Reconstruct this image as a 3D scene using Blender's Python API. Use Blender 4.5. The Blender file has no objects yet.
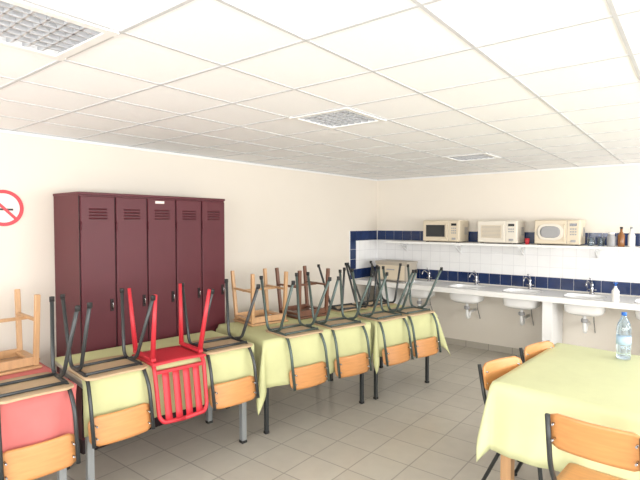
import bpy, bmesh, math, random
from mathutils import Vector, Matrix
random.seed(7)
R=math.radians
scene=bpy.context.scene
COL=scene.collection

# ------------------------------------------------------------ materials
def mat(name,color,rough=0.5,metal=0.0,noise=0.0,nscale=20,bump=0.0,emit=None,trans=0.0,spec=0.5,stretch=None):
    m=bpy.data.materials.new(name); m.use_nodes=True
    nt=m.node_tree; b=nt.nodes['Principled BSDF']
    c=(*color,1)
    b.inputs['Base Color'].default_value=c
    b.inputs['Roughness'].default_value=rough
    b.inputs['Metallic'].default_value=metal
    b.inputs['Transmission Weight'].default_value=trans
    b.inputs['Specular IOR Level'].default_value=spec
    if emit: 
        b.inputs['Emission Color'].default_value=(*emit[0],1); b.inputs['Emission Strength'].default_value=emit[1]
    if noise or bump:
        tc=nt.nodes.new('ShaderNodeTexCoord'); mp=nt.nodes.new('ShaderNodeMapping')
        if stretch: mp.inputs['Scale'].default_value=stretch
        nz=nt.nodes.new('ShaderNodeTexNoise'); nz.inputs['Scale'].default_value=nscale; nz.inputs['Detail'].default_value=4
        nt.links.new(tc.outputs['Object'],mp.inputs['Vector']); nt.links.new(mp.outputs['Vector'],nz.inputs['Vector'])
        if noise:
            mx=nt.nodes.new('ShaderNodeMix'); mx.data_type='RGBA'
            mx.inputs['A'].default_value=(*[max(0,x*(1-noise)) for x in color],1)
            mx.inputs['B'].default_value=(*[min(1,x*(1+noise)) for x in color],1)
            nt.links.new(nz.outputs['Fac'],mx.inputs['Factor']); nt.links.new(mx.outputs['Result'],b.inputs['Base Color'])
        if bump:
            bp=nt.nodes.new('ShaderNodeBump'); bp.inputs['Strength'].default_value=bump; bp.inputs['Distance'].default_value=0.01
            nt.links.new(nz.outputs['Fac'],bp.inputs['Height']); nt.links.new(bp.outputs['Normal'],b.inputs['Normal'])
    return m

def tile_mat(name,c1,c2,grout,size,mortar,rough,axes='xy',off=(0,0,0),bump=0.3,vary=0.05):
    m=bpy.data.materials.new(name); m.use_nodes=True
    nt=m.node_tree; b=nt.nodes['Principled BSDF']; L=nt.links.new
    geo=nt.nodes.new('ShaderNodeNewGeometry'); sep=nt.nodes.new('ShaderNodeSeparateXYZ'); com=nt.nodes.new('ShaderNodeCombineXYZ')
    L(geo.outputs['Position'],sep.inputs[0])
    L(sep.outputs[axes[0].upper()],com.inputs['X']); L(sep.outputs[axes[1].upper()],com.inputs['Y'])
    mp=nt.nodes.new('ShaderNodeMapping'); mp.inputs['Location'].default_value=off
    L(com.outputs[0],mp.inputs['Vector'])
    br=nt.nodes.new('ShaderNodeTexBrick'); br.offset=0; br.squash=1
    br.inputs['Scale'].default_value=1; br.inputs['Brick Width'].default_value=size; br.inputs['Row Height'].default_value=size
    br.inputs['Mortar Size'].default_value=mortar; br.inputs['Mortar Smooth'].default_value=0.2; br.inputs['Bias'].default_value=0
    br.inputs['Color1'].default_value=(*c1,1); br.inputs['Color2'].default_value=(*c2,1); br.inputs['Mortar'].default_value=(*grout,1)
    L(mp.outputs[0],br.inputs['Vector'])
    nz=nt.nodes.new('ShaderNodeTexNoise'); nz.inputs['Scale'].default_value=9; nz.inputs['Detail'].default_value=5
    L(geo.outputs['Position'],nz.inputs['Vector'])
    hs=nt.nodes.new('ShaderNodeHueSaturation')
    mr=nt.nodes.new('ShaderNodeMapRange'); mr.inputs['To Min'].default_value=1-vary; mr.inputs['To Max'].default_value=1+vary
    L(nz.outputs['Fac'],mr.inputs['Value']); L(mr.outputs[0],hs.inputs['Value']); L(br.outputs['Color'],hs.inputs['Color'])
    L(hs.outputs[0],b.inputs['Base Color'])
    b.inputs['Roughness'].default_value=rough
    bp=nt.nodes.new('ShaderNodeBump'); bp.invert=True; bp.inputs['Strength'].default_value=bump; bp.inputs['Distance'].default_value=0.003
    L(br.outputs['Fac'],bp.inputs['Height']); L(bp.outputs[0],b.inputs['Normal'])
    return m

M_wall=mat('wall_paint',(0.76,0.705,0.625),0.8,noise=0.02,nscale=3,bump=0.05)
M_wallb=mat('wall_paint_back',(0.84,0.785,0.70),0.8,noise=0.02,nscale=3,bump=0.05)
M_floor=tile_mat('floor_tiles',(0.53,0.495,0.43),(0.49,0.455,0.395),(0.32,0.295,0.255),0.30,0.005,0.30,'xy',(0.02,0.1,0),vary=.09)
M_ceil=mat('ceiling_panel',(0.92,0.925,0.935),0.9,noise=0.02,nscale=60,bump=0.05)
M_tbar=mat('ceiling_tbar',(0.58,0.59,0.61),0.5)
M_tilew=tile_mat('white_tiles',(0.88,0.88,0.88),(0.87,0.87,0.87),(0.74,0.74,0.75),0.14,0.003,0.15,'xz',(0,0,0))
M_tilewl=tile_mat('white_tiles_side',(0.88,0.88,0.88),(0.87,0.87,0.87),(0.74,0.74,0.75),0.14,0.003,0.15,'yz',(0,0,0))
M_tileb=mat('blue_tile',(0.012,0.030,0.105),0.18,noise=0.45,nscale=6)
M_white=mat('white_paint',(0.85,0.85,0.84),0.4)
M_cer=mat('ceramic',(0.88,0.88,0.87),0.12)
M_counter=mat('counter_top',(0.86,0.85,0.83),0.3,noise=0.03,nscale=30)
M_chrome=mat('chrome',(0.45,0.45,0.47),0.2,1.0)
M_tube=mat('dark_tube',(0.045,0.05,0.052),0.35,0.3)
M_tubeg=mat('green_grey_tube',(0.075,0.105,0.095),0.35,0.3)
M_rub=mat('rubber',(0.02,0.02,0.02),0.7)
M_ply=mat('plywood_orange',(0.60,0.275,0.095),0.35,noise=0.2,nscale=6,stretch=(1,12,12))
M_ply2=mat('plywood_underside',(0.50,0.36,0.22),0.5,noise=0.18,nscale=6,stretch=(1,12,12))
M_red=mat('red_plastic',(0.56,0.03,0.045),0.42)
M_wood=mat('light_wood',(0.54,0.32,0.16),0.4,noise=0.2,nscale=8,stretch=(6,6,1))
M_woodb=mat('brown_wood',(0.16,0.065,0.035),0.4,noise=0.2,nscale=8,stretch=(6,6,1))
M_lock=mat('locker_maroon',(0.098,0.018,0.026),0.42,0.0,noise=0.12,nscale=4,spec=.35)
M_lockd=mat('locker_dark',(0.015,0.004,0.006),0.6)
M_cy=mat('cloth_yellow_green',(0.565,0.575,0.30),0.7,noise=0.06,nscale=14,bump=0.1)
M_cy2=mat('cloth_pale_green',(0.63,0.655,0.38),0.5,noise=0.05,nscale=14,bump=0.1)
M_cp=mat('cloth_pink',(0.62,0.17,0.16),0.8,noise=0.08,nscale=14,bump=0.1)
M_tt=mat('table_laminate',(0.55,0.50,0.42),0.4)
M_lg=mat('leg_grey',(0.30,0.32,0.33),0.4,0.3)
M_mw=mat('microwave_cream',(0.70,0.61,0.47),0.4)
M_mww=mat('microwave_white',(0.76,0.71,0.62),0.35)
M_mwd=mat('microwave_glass',(0.03,0.032,0.035),0.1)
M_grey=mat('grey_plastic',(0.35,0.35,0.36),0.5)
M_box=mat('box_beige',(0.46,0.41,0.34),0.5,noise=0.05)
M_glass=mat('bottle_plastic',(0.75,0.88,1.0),0.05,trans=0.9)
M_water=mat('water_blue',(0.70,0.84,0.95),0.04,trans=0.9)
M_blue=mat('blue_cap',(0.02,0.15,0.6),0.4)
M_label=mat('bottle_label',(0.45,0.62,0.80),0.4)
M_signr=mat('sign_red',(0.62,0.03,0.05),0.4)
M_signw=mat('sign_white',(0.80,0.74,0.70),0.4)
M_black=mat('black_print',(0.02,0.02,0.02),0.5)
M_alu=mat('louver_alu',(0.55,0.56,0.58),0.35,0.35)
M_lampin=mat('lamp_reflector',(0.9,0.9,0.9),0.4)
M_lampt=mat('lamp_tube',(0.95,0.95,0.95),0.4,emit=((1,0.99,0.97),5.0))
M_frame=mat('window_frame',(0.8,0.8,0.8),0.4)
M_amber=mat('amber_glass',(0.25,0.10,0.03),0.15)

# ------------------------------------------------------------ mesh builder
class MB:
    def __init__(s): s.bm=bmesh.new(); s.mats=[]
    def mi(s,m):
        if m not in s.mats: s.mats.append(m)
        return s.mats.index(m)
    def face(s,vs,i,smooth=False):
        try:
            f=s.bm.faces.new(vs); f.material_index=i; f.smooth=smooth
        except ValueError: pass
    def box(s,c,size,m,rot=None,bev=0.0):
        i=s.mi(m); hx,hy,hz=[a/2 for a in size]
        mx=Matrix.Translation(c) @ (rot.to_4x4() if rot else Matrix.Identity(4))
        vs=[s.bm.verts.new(mx@Vector((x,y,z))) for x in(-hx,hx) for y in(-hy,hy) for z in(-hz,hz)]
        fs=[]
        for q in((0,1,3,2),(4,6,7,5),(0,4,5,1),(2,3,7,6),(0,2,6,4),(1,5,7,3)):
            f=s.bm.faces.new([vs[k] for k in q]); f.material_index=i; fs.append(f)
        if bev>0:
            es=set(e for f in fs for e in f.edges)
            r=bmesh.ops.bevel(s.bm,geom=list(es),offset=bev,segments=2,profile=0.5,affect='EDGES',material=i)
            for f in r['faces']: f.smooth=True
    def b2(s,lo,hi,m,bev=0.0):
        s.box([(a+b)/2 for a,b in zip(lo,hi)],[abs(b-a) for a,b in zip(lo,hi)],m,None,bev)
    def bar(s,p,q,w,d,m,up=Vector((0,1,0))):
        p=Vector(p);q=Vector(q);z=(q-p).normalized();x=up.cross(z).normalized();y=z.cross(x)
        rot=Matrix((x,y,z)).transposed()
        s.box((p+q)/2,(w,d,(q-p).length),m,rot,min(w,d)*0.15)
    def tube(s,pts,r,m,n=8,fil=0.0,r2=None,caps=True):
        P=[Vector(p) for p in pts]
        if fil>0:
            Q=[P[0]]
            for k in range(1,len(P)-1):
                a=(P[k-1]-P[k]);b=(P[k+1]-P[k]);f=min(fil,a.length*.48,b.length*.48)
                A=P[k]+a.normalized()*f;B=P[k]+b.normalized()*f
                for t in(0,.2,.4,.6,.8,1): Q.append(A*(1-t)**2+P[k]*2*t*(1-t)+B*t*t)
            Q.append(P[-1]);P=Q
        i=s.mi(m); rings=[];N=None
        for k,p in enumerate(P):
            if k==0:t=P[1]-P[0]
            elif k==len(P)-1:t=P[-1]-P[-2]
            else:t=(P[k+1]-P[k]).normalized()+(P[k]-P[k-1]).normalized()
            t.normalize()
            if N is None:
                N=t.orthogonal().normalized()
            else:
                N=(N-t*N.dot(t)).normalized()
            B=t.cross(N); rr=r if r2 is None else r+(r2-r)*k/(len(P)-1)
            rings.append([s.bm.verts.new(p+(N*math.cos(2*math.pi*j/n)+B*math.sin(2*math.pi*j/n))*rr) for j in range(n)])
        for a,b in zip(rings,rings[1:]):
            for j in range(n): s.face([a[j],a[(j+1)%n],b[(j+1)%n],b[j]],i,True)
        if caps:
            s.face(rings[0][::-1],i);s.face(rings[-1],i)
    def lathe(s,prof,m,c=(0,0,0),n=24,sx=1,sy=1,mi_f=None):
        i=s.mi(m);rings=[]
        for (r,z) in prof:
            rings.append([s.bm.verts.new((c[0]+r*sx*math.cos(2*math.pi*j/n),c[1]+r*sy*math.sin(2*math.pi*j/n),c[2]+z)) for j in range(n)])
        for a,b in zip(rings,rings[1:]):
            for j in range(n): s.face([a[j],a[(j+1)%n],b[(j+1)%n],b[j]],i,True)
        s.face(rings[0][::-1],i,True);s.face(rings[-1],i,True)
    def sheet(s,fn,nu,nv,off,m,m2=None):
        i=s.mi(m); i2=s.mi(m2) if m2 else i; off=Vector(off)
        A=[[s.bm.verts.new(fn(u/nu,v/nv)) for v in range(nv+1)] for u in range(nu+1)]
        B=[[s.bm.verts.new(A[u][v].co+off) for v in range(nv+1)] for u in range(nu+1)]
        for u in range(nu):
            for v in range(nv):
                s.face([A[u][v],A[u+1][v],A[u+1][v+1],A[u][v+1]],i,True)
                s.face([B[u][v],B[u][v+1],B[u+1][v+1],B[u+1][v]],i2,True)
        for u in range(nu):
            s.face([A[u][0],B[u][0],B[u+1][0],A[u+1][0]],i);s.face([A[u][nv],A[u+1][nv],B[u+1][nv],B[u][nv]],i)
        for v in range(nv):
            s.face([A[0][v],A[0][v+1],B[0][v+1],B[0][v]],i);s.face([A[nu][v],B[nu][v],B[nu][v+1],A[nu][v+1]],i)
    def mesh(s,name):
        bmesh.ops.recalc_face_normals(s.bm,faces=s.bm.faces[:])
        me=bpy.data.meshes.new(name); s.bm.to_mesh(me); s.bm.free()
        for m in s.mats: me.materials.append(m)
        return me
def put(me,name,loc=(0,0,0),rot=(0,0,0)):
    o=bpy.data.objects.new(name,me); o.location=loc; o.rotation_euler=rot; COL.objects.link(o); return o

def rpanel(w,h,r,curve,cz,cy,tilt=0.0):
    def fn(u,v):
        z=(v-0.5)*h; e=abs(z)-(h/2-r); ins=0
        if e>0: ins=r-math.sqrt(max(0,r*r-e*e))
        x=(u*2-1)*(w/2-ins)
        y=cy+curve*((x/(w/2))**2)+tilt*z
        return Vector((x,y,cz+z))
    return fn

# ------------------------------------------------------------ room
XL,XR,YB,YF,H=-3.82,3.0,6.22,-2.5,2.30
def simple(name,lo,hi,m):
    b=MB(); b.b2(lo,hi,m); return put(b.mesh(name),name)
simple('floor',(XL-.15,YF-.15,-.1),(XR+.15,YB+.15,0),M_floor)
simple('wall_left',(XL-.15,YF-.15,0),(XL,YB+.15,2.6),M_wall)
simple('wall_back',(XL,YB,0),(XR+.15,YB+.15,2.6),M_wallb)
def winwall(name,axis,pos,thick,a0,a1,wins,z0,z1):
    b=MB()
    def B(u0,u1,w0,w1):
        if axis=='x': b.b2((pos,u0,w0),(pos+thick,u1,w1),M_wall)
        else: b.b2((u0,pos,w0),(u1,pos+thick,w1),M_wall)
    B(a0,a1,0,z0);B(a0,a1,z1,2.6)
    cur=a0
    for w in wins:
        B(cur,w[0],z0,z1);cur=w[1]
    B(cur,a1,z0,z1)
    put(b.mesh(name),name)
wr=[(-2.1,0.3),(0.6,3.0),(3.3,5.7)]
winwall('wall_right','x',XR,.15,YF,YB,wr,.85,2.15)
wf=[(-3.3,-0.9),(-0.5,1.9)]
winwall('wall_front','y',YF-.15,.15,XL,XR,wf,.85,2.15)
k=1
for axis,pos,ws in(('x',XR+.07,wr),('y',YF-.07,wf)):
    for w in ws:
        b=MB()
        def bb(u0,u1,z0,z1):
            if axis=='x': b.b2((pos-.03,u0,z0),(pos+.03,u1,z1),M_frame)
            else: b.b2((u0,pos-.03,z0),(u1,pos+.03,z1),M_frame)
        u0,u1=w
        bb(u0,u1,.85,.91);bb(u0,u1,2.09,2.15)
        for c in(u0,(u0+u1)/2-.03,u1-.06): bb(c,c+.06,.91,2.09)
        put(b.mesh('window_%d'%k),'window_%d'%k);k+=1

# ceiling with panels, holes for the lights
T=0.445; LX,LY=-1.78,2.44
lamps=[(LX,LY),(LX,LY+5*T),(LX,LY-4*T),(LX+7*T,LY),(LX+7*T,LY+5*T),(LX+7*T,LY-4*T)]
xs=[LX-T/2+i*T for i in range(-10,20)]; ys=[LY-T/2+i*T for i in range(-16,20)]
def clipl(a,lo,hi): return [lo]+[v for v in a if lo+.01<v<hi-.01]+[hi]
xs=clipl(xs,XL,XR); ys=clipl(ys,YF,YB)
b=MB()
for x0,x1 in zip(xs,xs[1:]):
    for y0,y1 in zip(ys,ys[1:]):
        cx,cy=(x0+x1)/2,(y0+y1)/2
        if any(abs(cx-l[0])<.1 and abs(cy-l[1])<.1 for l in lamps): continue
        b.b2((x0,y0,H),(x1,y1,H+.02),M_ceil)
put(b.mesh('ceiling'),'ceiling')
b=MB()
for x in xs: b.b2((x-.007,YF,H-.003),(x+.007,YB,H+.001),M_tbar)
for y in ys: b.b2((XL,y-.007,H-.0032),(XR,y+.007,H+.0008),M_tbar)
put(b.mesh('trim_1'),'trim_1')
simple('trim_2',(XL,YF,H-.022),(XL+.015,YB,H-.004),M_white)
simple('trim_3',(XL+.015,YB-.015,H-.022),(XR,YB,H-.004),M_white)
# lights
b=MB(); q=T/2-.012
b.b2((-q,-q,.10),(q,q,.105),M_lampin)
for s1 in(-1,1):
    b.b2((s1*q-.004,-q,0),(s1*q+.004,q,.10),M_lampin); b.b2((-q,s1*q-.004,0),(q,s1*q+.004,.10),M_lampin)
    b.b2((s1*(q-.012)-.016,-q-.01,-.006),(s1*(q-.012)+.016,q+.01,.0),M_white); b.b2((-q-.01,s1*(q-.012)-.016,-.006),(q+.01,s1*(q-.012)+.016,.0),M_white)
for t in(-.15,-.05,.05,.15):
    b.tube([(t,-q+.02,.075),(t,q-.02,.075)],.011,M_lampt,8)
nb=7; qq=q-.028
for i in range(1,nb):
    t=-qq+2*qq*i/nb
    b.b2((t-.004,-q,.0),(t+.004,q,.045),M_alu); b.b2((-q,t-.004,.0),(q,t+.004,.045),M_alu)
lme=b.mesh('ceiling_light')
for l in lamps: put(lme,'ceiling_light',(l[0],l[1],H-.003))

# tiling
S=.14
z1=1.54
simple('trim_4',(XL+.01,YB-.01,.86),(XR,YB,z1),M_tilew)
simple('trim_5',(XL,5.49,.86),(XL+.01,YB-.01,z1),M_tilewl)
b=MB(); bl=MB()
def bt_back(x,z): b.b2((x+.002,YB-.016,z+.002),(x+S-.002,YB-.008,z+S-.002),M_tileb,.002)
def bt_left(y,z): bl.b2((XL+.008,y+.002,z+.002),(XL+.016,y+S-.002,z+S-.002),M_tileb,.002)
x=XL+.02
while x<XR-S:
    bt_back(x,z1-S); bt_back(x,.862); x+=S
y=YB-.02-S; 
ylist=[]
while y>5.40: ylist.append(y); y-=S
for y in ylist: bt_left(y,z1-S); bt_left(y,.862)
z=.862+S
while z<z1-S-.05: bt_left(ylist[-1],z); z+=S*.995
put(b.mesh('trim_6'),'trim_6'); put(bl.mesh('trim_7'),'trim_7')
simple('baseboard_left',(XL,YF,0),(XL+.012,YB,.08),M_floor)
simple('baseboard_back',(XL+.012,YB-.012,0),(XR,YB,.08),M_floor)

# ------------------------------------------------------------ counter with sinks
CT=.85; sinks=[-2.95,-2.29,-1.63,-.97,-.31,.35]
sw,sd=.40,.32; sy=5.90
b=MB()
x0=XL+.02; x1=1.0
b.b2((x0,5.62,CT-.06),(x1,sy-sd/2,CT),M_counter)
b.b2((x0,sy+sd/2,CT-.06),(x1,YB-.017,CT),M_counter)
cur=x0
for s_ in sinks:
    b.b2((cur,sy-sd/2,CT-.06),(s_-sw/2,sy+sd/2,CT),M_counter); cur=s_+sw/2
b.b2((cur,sy-sd/2,CT-.06),(x1,sy+sd/2,CT),M_counter)
for px in(-3.4,-1.30,.02,.95):
    b.b2((px-.05,5.68,0),(px+.05,YB-.013,CT-.06),M_white)
put(b.mesh('sink_counter'),'sink_counter')
b=MB()
def bowl(r0,dp):
    def fn(u,v):
        a=2*math.pi*u; 
        def se(t,p=.5): return math.copysign(abs(t)**p,t)
        k=1.0 if v<.5 else math.cos((v-.5)/.5*math.pi/2*.9); z=-v*dp*1.5 if v<.5 else -dp*.75-dp*.25*math.sin((v-.5)*math.pi)
        k*=r0*(1-.18*v)
        return Vector((se(math.cos(a))*sw/2*k,se(math.sin(a))*sd/2*k,z))
    return fn
for r0 in(1.0,1.04):
    i=b.mi(M_cer);n=32;rings=[]
    for vv in range(13):
        rings.append([b.bm.verts.new(bowl(r0,.20)(j/n,vv/12)+Vector((0,0,-.0 if r0==1 else -.012))) for j in range(n)])
    if r0>1: rings=rings[3:]
    for A,B_ in zip(rings,rings[1:]):
        for j in range(n): b.face([A[j],A[(j+1)%n],B_[(j+1)%n],B_[j]],i,True)
    b.face(rings[-1],i)
b.tube([(0,0,-.21),(0,0,-.36),(0,.02,-.40),(0,.08,-.40),(0,.10,-.34),(0,.30,-.34)],.018,M_white,10,.03)
b.lathe([(.03,-.29),(.035,-.28),(.035,-.26),(.03,-.25)],M_grey)
b.tube([(.06,.17,-.08),(.06,.20,-.3),(.06,.30,-.45)],.006,M_chrome,6,.03)
sme=b.mesh('ceramic_sink')
for s_ in sinks: put(sme,'ceramic_sink',(s_,sy,CT+.002))
# faucet
b=MB()
b.lathe([(.026,0),(.026,.012),(.018,.02),(.016,.09),(.018,.11),(.014,.12)],M_chrome)
b.tube([(0,0,.06),(0,-.03,.12),(0,-.10,.15),(0,-.14,.13),(0,-.145,.10)],.009,M_chrome,10,.03)
b.tube([(0,0,.12),(0,.005,.14),(0,-.05,.18)],.007,M_chrome,8,.01,.010)
b.tube([(0,0,.05),(.05,0,.05)],.007,M_chrome); b.tube([(-.05,0,.05),(0,0,.05)],.007,M_chrome)
fme=b.mesh('sink_faucet')
for s_ in sinks: put(fme,'sink_faucet',(s_+.03,6.13,CT),(0,0,R(-15)))

# shelf
b=MB(); b.b2((-3.45,5.84,1.37),(1.0,YB-.017,1.40),M_white,.003)
for x in(-3.3,-2.5,-1.7,-.9,-.1,.7):
    b.b2((x-.01,5.95,1.345),(x+.01,YB-.017,1.37),M_white); b.b2((x-.01,YB-.035,1.25),(x+.01,YB-.017,1.36),M_white)
    b.bar((x,YB-.03,1.26),(x,5.98,1.355),.012,.012,M_white,Vector((1,0,0)))
put(b.mesh('wall_shelf'),'wall_shelf')

# microwaves
def microwave(w,d,h,kind,loc):
    body=M_mww if kind==1 else M_mw
    b=MB(); b.b2((-w/2,0,.01),(w/2,d,h),body,.008)
    for x in(-w/2+.04,w/2-.04):
        for y in(.04,d-.04): b.b2((x-.015,y-.015,0),(x+.015,y+.015,.012),M_rub)
    dw=w*.72
    b.b2((-w/2+.006,-.022,.018),(-w/2+dw,0,h-.008),body,.006)
    b.b2((-w/2+dw+.004,-.018,.018),(w/2-.006,0,h-.008),body,.005)
    b.b2((-w/2+dw,-.012,.018),(-w/2+dw+.005,-.001,h-.008),M_grey)
    cx=-w/2+dw/2; cz=h/2+.005
    if kind in(0,1):
        b.b2((cx-dw*.36,-.026,cz-h*.27),(cx+dw*.36,-.020,cz+h*.27),M_mwd if kind==0 else M_mw,.002)
        if kind==1:
            for k_ in range(9):
                zz=cz-h*.23+k_*h*.46/8; b.b2((cx-dw*.33,-.029,zz-.002),(cx+dw*.33,-.025,zz+.002),M_grey)
    else:
        def shp(w_,h_,r_,y_,t_,m_):
            f0=rpanel(w_,h_,r_,0,cz,y_)
            b.sheet(lambda u,v:f0(u,v)+Vector((cx,0,0)),12,12,(0,t_,0),m_)
        shp(dw*.84,h*.66,h*.32,-.026,.005,M_mww)
        shp(dw*.62,h*.46,h*.22,-.029,.004,M_grey)
    b.tube([(-w/2+dw-.02,-.022,.05),(-w/2+dw-.02,-.045,.06),(-w/2+dw-.02,-.045,h-.06),(-w/2+dw-.02,-.022,h-.05)],.006,body,8,.01)
    px=w/2-(w-dw)/2
    b.b2((px-.035,-.021,h-.07),(px+.035,-.017,h-.04),M_mwd)
    for k_ in range(3):
        if kind!=1 or k_<2:
            for j in(-1,0,1): b.b2((px+j*.024-.008,-.022,h-.11-k_*.03),(px+j*.024+.008,-.017,h-.095-k_*.03),M_grey)
    b.box((px,-.022,.05),(.05,.01,.025),M_grey,None,.003)
    for k_ in range(8): b.b2((w/2-.001,d*.55+k_*.014,.1),(w/2+.001,d*.55+k_*.014+.006,.2),M_grey)
    put(b.mesh('microwave_oven'),'microwave_oven',loc)
microwave(.50,.30,.285,0,(-2.64,5.88,1.401))
microwave(.47,.30,.28,1,(-1.92,5.88,1.401))
microwave(.47,.30,.285,2,(-1.26,5.88,1.401))

# bread bin on counter
b=MB(); b.b2((-.24,0,.012),(.24,.30,.25),M_box,.01); b.b2((-.25,-.005,.245),(.25,.305,.275),M_box,.006)
b.b2((-.21,-.006,.03),(.21,.0,.225),M_mw,.004); b.b2((-.06,-.02,.16),(.06,-.006,.175),M_grey,.003)
for x in(-.2,.2):
    for y in(.04,.26): b.lathe([(.012,0),(.012,.014)],M_rub,(x,y,0),10)
put(b.mesh('bread_bin'),'bread_bin',(-3.30,5.74,CT))

def lathe_obj(name,prof,m,loc,extra=None):
    b=MB(); b.lathe(prof,m)
    if extra:
        for p,mm in extra: b.lathe(p,mm)
    put(b.mesh(name),name,loc)
cup=[(.028,0),(.034,.005),(.038,.09),(.035,.09),(.030,.012)]
lathe_obj('red_cup',[(.020,0),(.028,.07),(.025,.07),(.018,.008)],M_red,(-1.585,5.92,1.40))
lathe_obj('drinking_glass',cup,M_glass,(-.93,5.95,1.40))
lathe_obj('drinking_glass',cup,M_glass,(-.84,6.0,1.40))
jar=[(.04,0),(.042,.01),(.042,.10),(.03,.12),(.03,.13)]
lathe_obj('glass_jar',jar,M_grey,(-.74,5.95,1.40),[([(.033,.13),(.033,.15)],M_white)])
bt=[(.03,0),(.033,.01),(.033,.12),(.012,.16),(.012,.19)]
lathe_obj('spice_bottle',bt,M_amber,(-.65,5.95,1.40),[([(.014,.19),(.014,.21)],M_black)])
lathe_obj('spice_bottle',bt,M_white,(-.56,5.97,1.40),[([(.014,.19),(.014,.21)],M_grey)])
lathe_obj('soap_bottle',[(.03,0),(.035,.01),(.035,.11),(.015,.14),(.012,.16)],M_white,(-.66,5.68,CT),[([(.008,.16),(.008,.185),(.02,.187),(.02,.195)],M_blue)])

# ------------------------------------------------------------ lockers
b=MB(); LW,LD,LH=1.31,.40,1.87
b.b2((0,.0,.0),(LW,LD,.10),M_lockd)
b.b2((0,-.0,.10),(LW,LD,LH),M_lock,.004)
b.b2((-.004,-.012,LH-.02),(LW+.004,LD,LH),M_lock,.003)
n=5;w=LW/n
for i in range(n):
    a=i*w+.006;c=(i+1)*w-.006
    b.b2((a,-.014,.12),(c,-.001,LH-.03),M_lock,.004)
    b.b2((a-.009,-.003,.12),(a-.003,-.0005,LH-.03),M_lockd)
    for z0 in(LH-.12,.30):
        for k_ in range(4):
            b.box(((a+c)/2,-.016,z0-k_*.022),(w*.5,.008,.006),M_lock,Matrix.Rotation(R(35),3,'X'))
            b.b2(((a+c)/2-w*.24,-.0148,z0-k_*.022-.008),((a+c)/2+w*.24,-.0142,z0-k_*.022-.004),M_lockd)
    b.b2((c-.045,-.020,1.0),(c-.02,-.013,1.09),M_lockd,.002)
    b.tube([(c-.032,-.018,1.02),(c-.032,-.034,1.03),(c-.032,-.034,1.06),(c-.032,-.018,1.07)],.004,M_chrome,6,.005)
    for z0 in (.35,1.6): b.tube([(a+.002,-.016,z0),(a+.002,-.016,z0+.06)],.005,M_lock,6)
b.b2((LW*.5-.06,-.0165,LH-.065),(LW*.5+.02,-.014,LH-.045),M_signw)
put(b.mesh('metal_locker'),'metal_locker',(-3.415,1.60,0),(0,0,R(90)))

# ------------------------------------------------------------ no smoking sign
b=MB(); n=40
def disc(r0,r1,y0,y1,m):
    i=b.mi(m);rg=[]
    for (r,x_) in((r0,y0),(r0,y1),(r1,y1),(r1,y0)):
        rg.append([b.bm.verts.new((x_,r*math.cos(2*math.pi*j/n),r*math.sin(2*math.pi*j/n))) for j in range(n)])
    for k_ in range(4):
        A=rg[k_];B_=rg[(k_+1)%4]
        for j in range(n): b.face([A[j],A[(j+1)%n],B_[(j+1)%n],B_[j]],i)
disc(.001,.125,0,.003,M_signw); disc(.102,.127,.0,.005,M_signr)
b.box((.0045,0,0),(.002,.21,.020),M_signr,Matrix.Rotation(R(-45),3,'X'))
b.box((.0035,0,-.01),(.002,.12,.014),M_black)
put(b.mesh('no_smoking_sign'),'no_smoking_sign',(XL+.001,1.27,1.755))

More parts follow.
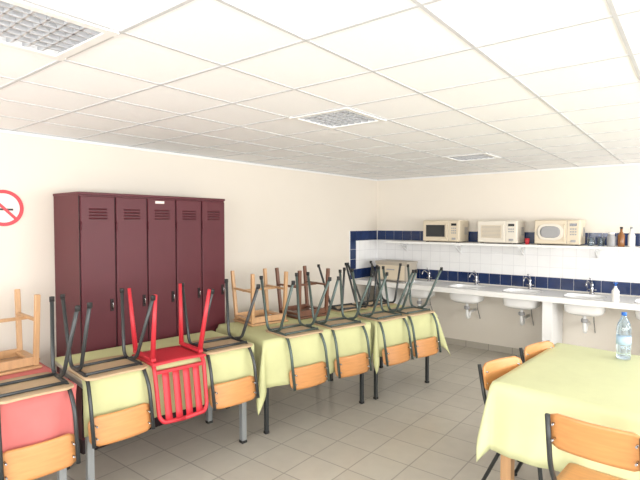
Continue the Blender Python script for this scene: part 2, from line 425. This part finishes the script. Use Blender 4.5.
# ------------------------------------------------------------ tables + cloths
def table(corner,a,L,W,legm,legw=.035,h=.745):
    b=MB()
    b.b2((0,0,h-.025),(L,W,h),M_tt,.004)
    i_=.035
    for (p,q) in(((i_,i_),(L-i_,i_+.02)),((i_,W-i_-.02),(L-i_,W-i_)),((i_,i_),(i_+.02,W-i_)),((L-i_-.02,i_),(L-i_,W-i_))):
        b.b2((p[0],p[1],h-.085),(q[0],q[1],h-.026),legm)
    for x in(i_,L-i_-legw):
        for y in(i_,W-i_-legw):
            b.b2((x,y,.012),(x+legw,y+legw,h-.026),legm,.003)
            b.b2((x-.002,y-.002,0),(x+legw+.002,y+legw+.002,.02),M_rub)
    put(b.mesh('dining_table'),'dining_table',(corner[0],corner[1],0),(0,0,a))
def cloth(corner,a,L,W,m,oL,oR,oF,oB,seed=0,h=.747,amp=.012,flare=.28):
    rnd=random.Random(seed)
    ph=[rnd.uniform(0,6.28) for _ in range(8)]
    def axis(lo,hi,L_):
        v=[]
        if lo>0: v+=[-lo*(1-i/10) for i in range(10)]
        N=max(10,int(L_/.03)); v+=[L_*i/N for i in range(N+1)]
        if hi>0: v+=[L_+hi*(i+1)/10 for i in range(10)]
        return v
    U=axis(oL,oR,L);V=axis(oF,oB,W)
    bm=bmesh.new()
    def pos(u,v):
        dx=max(-u,0,u-L);dy=max(-v,0,v-W)
        sx=-1 if u<0 else 1; sy_=-1 if v<0 else 1
        x=min(max(u,0),L);y=min(max(v,0),W)
        dr=math.hypot(dx,dy)
        if dr==0: return Vector((x,y,h+.0015*math.sin(u*9+ph[0])*math.sin(v*11+ph[1])))
        ro=.010
        if dx>0 and dy>0:
            f=math.atan2(dy,dx); k_=.05+flare*math.sin(2*f)**2
            out=ro+dr*k_
            x+=sx*out*math.cos(f);y+=sy_*out*math.sin(f)
        else:
            t=u if dy>0 else v
            wv=(math.sin(t*17+ph[2])*.6+math.sin(t*31+ph[3])*.4)
            ends=min(1,min(t,(L if dy>0 else W)-t)/.12)
            out=ro+dr*.05+amp*(1+wv)*(dr/.3)*max(0,ends)
            if dx>0:x+=sx*out
            else:y+=sy_*out
        return Vector((x,y,h-max(0,dr-.006)-.002))
    g=[[bm.verts.new(pos(u,v)) for v in V] for u in U]
    for i in range(len(U)-1):
        for j in range(len(V)-1):
            f=bm.faces.new([g[i][j],g[i+1][j],g[i+1][j+1],g[i][j+1]]);f.smooth=True
    me=bpy.data.meshes.new('tablecloth');bm.to_mesh(me);bm.free();me.materials.append(m)
    o=put(me,'tablecloth',(corner[0],corner[1],0),(0,0,a))
    md=o.modifiers.new('thick','SOLIDIFY');md.thickness=.003;md.offset=1
    return o
TA=R(13.6); T1A=R(8.2); T0A=R(5)
def dn(A): return Vector((math.sin(A),math.cos(A),0)),Vector((math.cos(A),-math.sin(A),0))
E2=Vector((-2.60,2.60,0)); d2,n2=dn(TA)
E3=E2+d2*1.20
E1=Vector((-2.775,1.30,0)); d1,n1=dn(T1A)
E0=Vector((-2.83,.04,0)); d0,n0=dn(T0A)
W2=.76;W1=.60;W0=.74
table(E2,R(90)-TA,1.12,W2,M_tube,.03); cloth(E2,R(90)-TA,1.12,W2,M_cy,.36,0.004,.36,.30,1,amp=.016)
table(E3,R(90)-TA,.84,W2,M_tube,.03); cloth(E3,R(90)-TA,.84,W2,M_cy,.30,.33,.33,.30,2,amp=.016)
table(E1,R(90)-T1A,1.20,W1,M_lg,.04); cloth(E1,R(90)-T1A,1.20,W1,M_cy,.0,.004,.33,.06,3,amp=.016)
table(E0,R(90)-T0A,1.20,W0,M_lg,.04); cloth(E0,R(90)-T0A,1.20,W0,M_cp,.25,.01,.28,.25,4,amp=.016)
ER=(-.905,2.73); RA=R(-4)
table(ER,RA,1.7,1.2,M_wood,.06); cloth(ER,RA,1.7,1.2,M_cy2,.25,.3,.38,.28,5,amp=.018,flare=.17)

# ------------------------------------------------------------ chairs
def chair_mesh(tm,bk=0.0,seatm=None):
    b=MB()
    for s_ in(-1,1):
        b.tube([(s_*.185,-.215,.01),(s_*.165,-.15,.445),(s_*.165,.12,.445),(s_*.175,.185,.56),(s_*.175,.235,.85-bk)],.0115,tm,8,.06)
        b.tube([(s_*.185,.23,.01),(s_*.168,.03,.42),(s_*.165,-.05,.436)],.0115,tm,8,.05)
        for y in(-.215,.23):
            b.lathe([(.014,0),(.015,.005),(.014,.03)],M_rub,(s_*.185,y,0),10)
    b.tube([(-.165,-.10,.437),(.165,-.10,.437)],.009,tm)
    b.tube([(-.166,.10,.437),(.166,.10,.437)],.009,tm)
    def seat(u,v):
        y=(v-.5)*.36; e=abs(y)-(.18-.05); ins=0
        if e>0: ins=.05-math.sqrt(max(0,.0025-e*e))
        x=(u*2-1)*(.19-ins)
        z=.458-.004*(1-(2*u-1)**2)-(max(0,-y-.12)**2)*3
        return Vector((x,y,z))
    b.sheet(seat,10,14,(0,0,-.009),seatm or M_ply2)
    b.sheet(rpanel(.375,.165,.045,-.028,.775-bk,.212,.17),14,10,(0,.009,0),M_ply)
    for s_ in(-1,1):
        for z_ in(.74,.81): b.tube([(s_*.155,.185,z_-bk),(s_*.155,.235,z_-bk)],.005,M_chrome,6)
    return b.mesh('dining_chair')
def wood_chair(m):
    b=MB(); up=Vector((0,1,0))
    for s_ in(-1,1):
        b.bar((s_*.175,-.17,0),(s_*.165,-.15,.44),.030,.030,m)
        b.bar((s_*.175,.20,0),(s_*.165,.14,.45),.030,.030,m)
        b.bar((s_*.165,.14,.44),(s_*.165,.22,.84),.030,.024,m)
        b.bar((s_*.172,-.16,.16),(s_*.172,.18,.16),.018,.022,m,Vector((1,0,0)))
        b.bar((s_*.165,-.15,.41),(s_*.165,.14,.41),.018,.05,m,Vector((1,0,0)))
    b.b2((-.165,-.16,.385),(.165,-.14,.435),m); b.b2((-.165,.13,.385),(.165,.15,.435),m)
    b.b2((-.17,.0,.155),(.17,.02,.175),m)
    b.b2((-.19,-.185,.44),(.19,.165,.458),m,.006)
    b.sheet(rpanel(.34,.10,.02,-.01,.78,.212,.18),8,4,(0,.012,0),m)
    b.sheet(rpanel(.32,.045,.01,-.01,.62,.183,.18),8,3,(0,.012,0),m)
    return b.mesh('wooden_chair')
def red_chair():
    b=MB(); m=M_red
    for s_ in(-1,1):
        b.tube([(s_*.185,-.20,0),(s_*.165,-.15,.43)],.012,m,8,0,.018)
        b.tube([(s_*.185,.22,0),(s_*.165,.12,.43)],.012,m,8,0,.018)
        b.tube([(s_*.165,.11,.44),(s_*.17,.16,.48),(s_*.165,.21,.77),(s_*.14,.222,.805),(0,.228,.81)],.014,m,8,.05)
        b.bar((s_*.165,-.15,.425),(s_*.165,.14,.425),.02,.03,m,Vector((1,0,0)))
    b.sheet(lambda u,v:Vector(((u*2-1)*.185,(v-.5)*.34,.458-.006*(1-(2*u-1)**2))),8,8,(0,0,-.012),m)
    for x in(-.105,-.035,.035,.105):
        b.sheet(lambda u,v,x=x:Vector((x+(u-.5)*.044,.165+.055*v,.50+.31*v)),2,6,(0,.008,0),m)
    b.bar((-.165,.165,.50),(.165,.165,.50),.02,.03,m)
    return b.mesh('red_slatted_chair')
C1=chair_mesh(M_tube);C1b=chair_mesh(M_tube,.03);C2=chair_mesh(M_tubeg);CU=chair_mesh(M_tube,.06,M_ply);CF=chair_mesh(M_tube,.035,M_ply)
CW=wood_chair(M_wood);CB=wood_chair(M_woodb);CR=red_chair()
ZT=.7515+.458
def inv(me,name,E,A,s,side,W,jit=0,ins=.105,dy=0):
    d,n=dn(A)
    if side=='f': p=E+d*s-n*ins; th=R(90)-A
    else: p=E+d*s-n*(W-ins); th=R(90)-A+math.pi
    put(me,name,(p.x,p.y,ZT),(math.pi,0,th+R(jit)))
inv(C1,'dining_chair',E0,T0A,.58,'f',W0,3)
inv(C1,'dining_chair',E0,T0A,1.00,'f',W0,-2)
inv(CW,'wooden_chair',E0,T0A,.98,'b',W0,2)
inv(C2,'dining_chair',E0,T0A,.52,'b',W0,-2)
inv(C1b,'dining_chair',E1,T1A,.185,'f',W1,2)
inv(CR,'red_slatted_chair',E1,T1A,.585,'f',W1,-1)
inv(C1b,'dining_chair',E1,T1A,.98,'f',W1,-2)
inv(C2,'dining_chair',E2,TA,.36,'f',W2,2)
inv(C2,'dining_chair',E2,TA,.84,'f',W2,-2)
inv(C2,'dining_chair',E3,TA,.18,'f',W2,2)
inv(C2,'dining_chair',E3,TA,.60,'f',W2,-1)
inv(CW,'wooden_chair',E2,TA,.36,'b',W2,0)
inv(CB,'wooden_chair',E2,TA,.85,'b',W2,2)
inv(C1,'dining_chair',E3,TA,.20,'b',W2,-3)
inv(C1,'dining_chair',E3,TA,.62,'b',W2,2)
def upr(me,x,y,back_deg,j=0):
    put(me,'dining_chair',(x,y,0),(0,0,R(back_deg-90)))
upr(CF,-.31,2.46,-95)
for (cx,cy,bd) in((-.962,3.04,161),(-.885,3.60,164)):
    dx,dy=math.cos(R(bd)),math.sin(R(bd))
    upr(CU,cx-dx*.215,cy-dy*.215,bd)

# ------------------------------------------------------------ water bottle
b=MB(); 
b.lathe([(.030,0),(.042,.006),(.043,.03),(.040,.05),(.043,.07),(.043,.20),(.036,.235),(.018,.275),(.014,.285),(.014,.30)],M_water)
b.lathe([(.0437,.10),(.0437,.155)],M_label); b.lathe([(.016,.29),(.016,.31)],M_blue)
put(b.mesh('water_bottle'),'water_bottle',(-.38,3.72,.7515))

# ------------------------------------------------------------ lights
w=bpy.data.worlds.new('sky'); scene.world=w; w.use_nodes=True
w.node_tree.nodes['Background'].inputs[0].default_value=(.85,.92,1,1); w.node_tree.nodes['Background'].inputs[1].default_value=2.5
def area(name,loc,rot,sx,sy_,e,c=(1,.985,.965)):
    l=bpy.data.lights.new(name,'AREA');l.shape='RECTANGLE';l.size=sx;l.size_y=sy_;l.energy=e;l.color=c
    o=bpy.data.objects.new(name,l);o.location=loc;o.rotation_euler=rot;COL.objects.link(o)
for i,wn in enumerate(wr): area('window_daylight',(XR+.02,(wn[0]+wn[1])/2,1.5),(R(90),0,R(90)),2.3,1.2,(110,125,155)[i])
for i,wn in enumerate(wf): area('window_daylight',((wn[0]+wn[1])/2,YF-.02,1.5),(R(90),0,0),2.3,1.2,115)

cam=bpy.data.cameras.new('camera');co=bpy.data.objects.new('camera',cam);COL.objects.link(co)
co.location=(0,0,1.65);co.rotation_euler=(R(90-2.02),0,R(38.3));cam.lens=27.06;cam.sensor_width=36;cam.clip_start=.05
scene.camera=co
scene.view_settings.view_transform='Standard'
scene.view_settings.exposure=-0.50
scene.view_settings.gamma=1.0
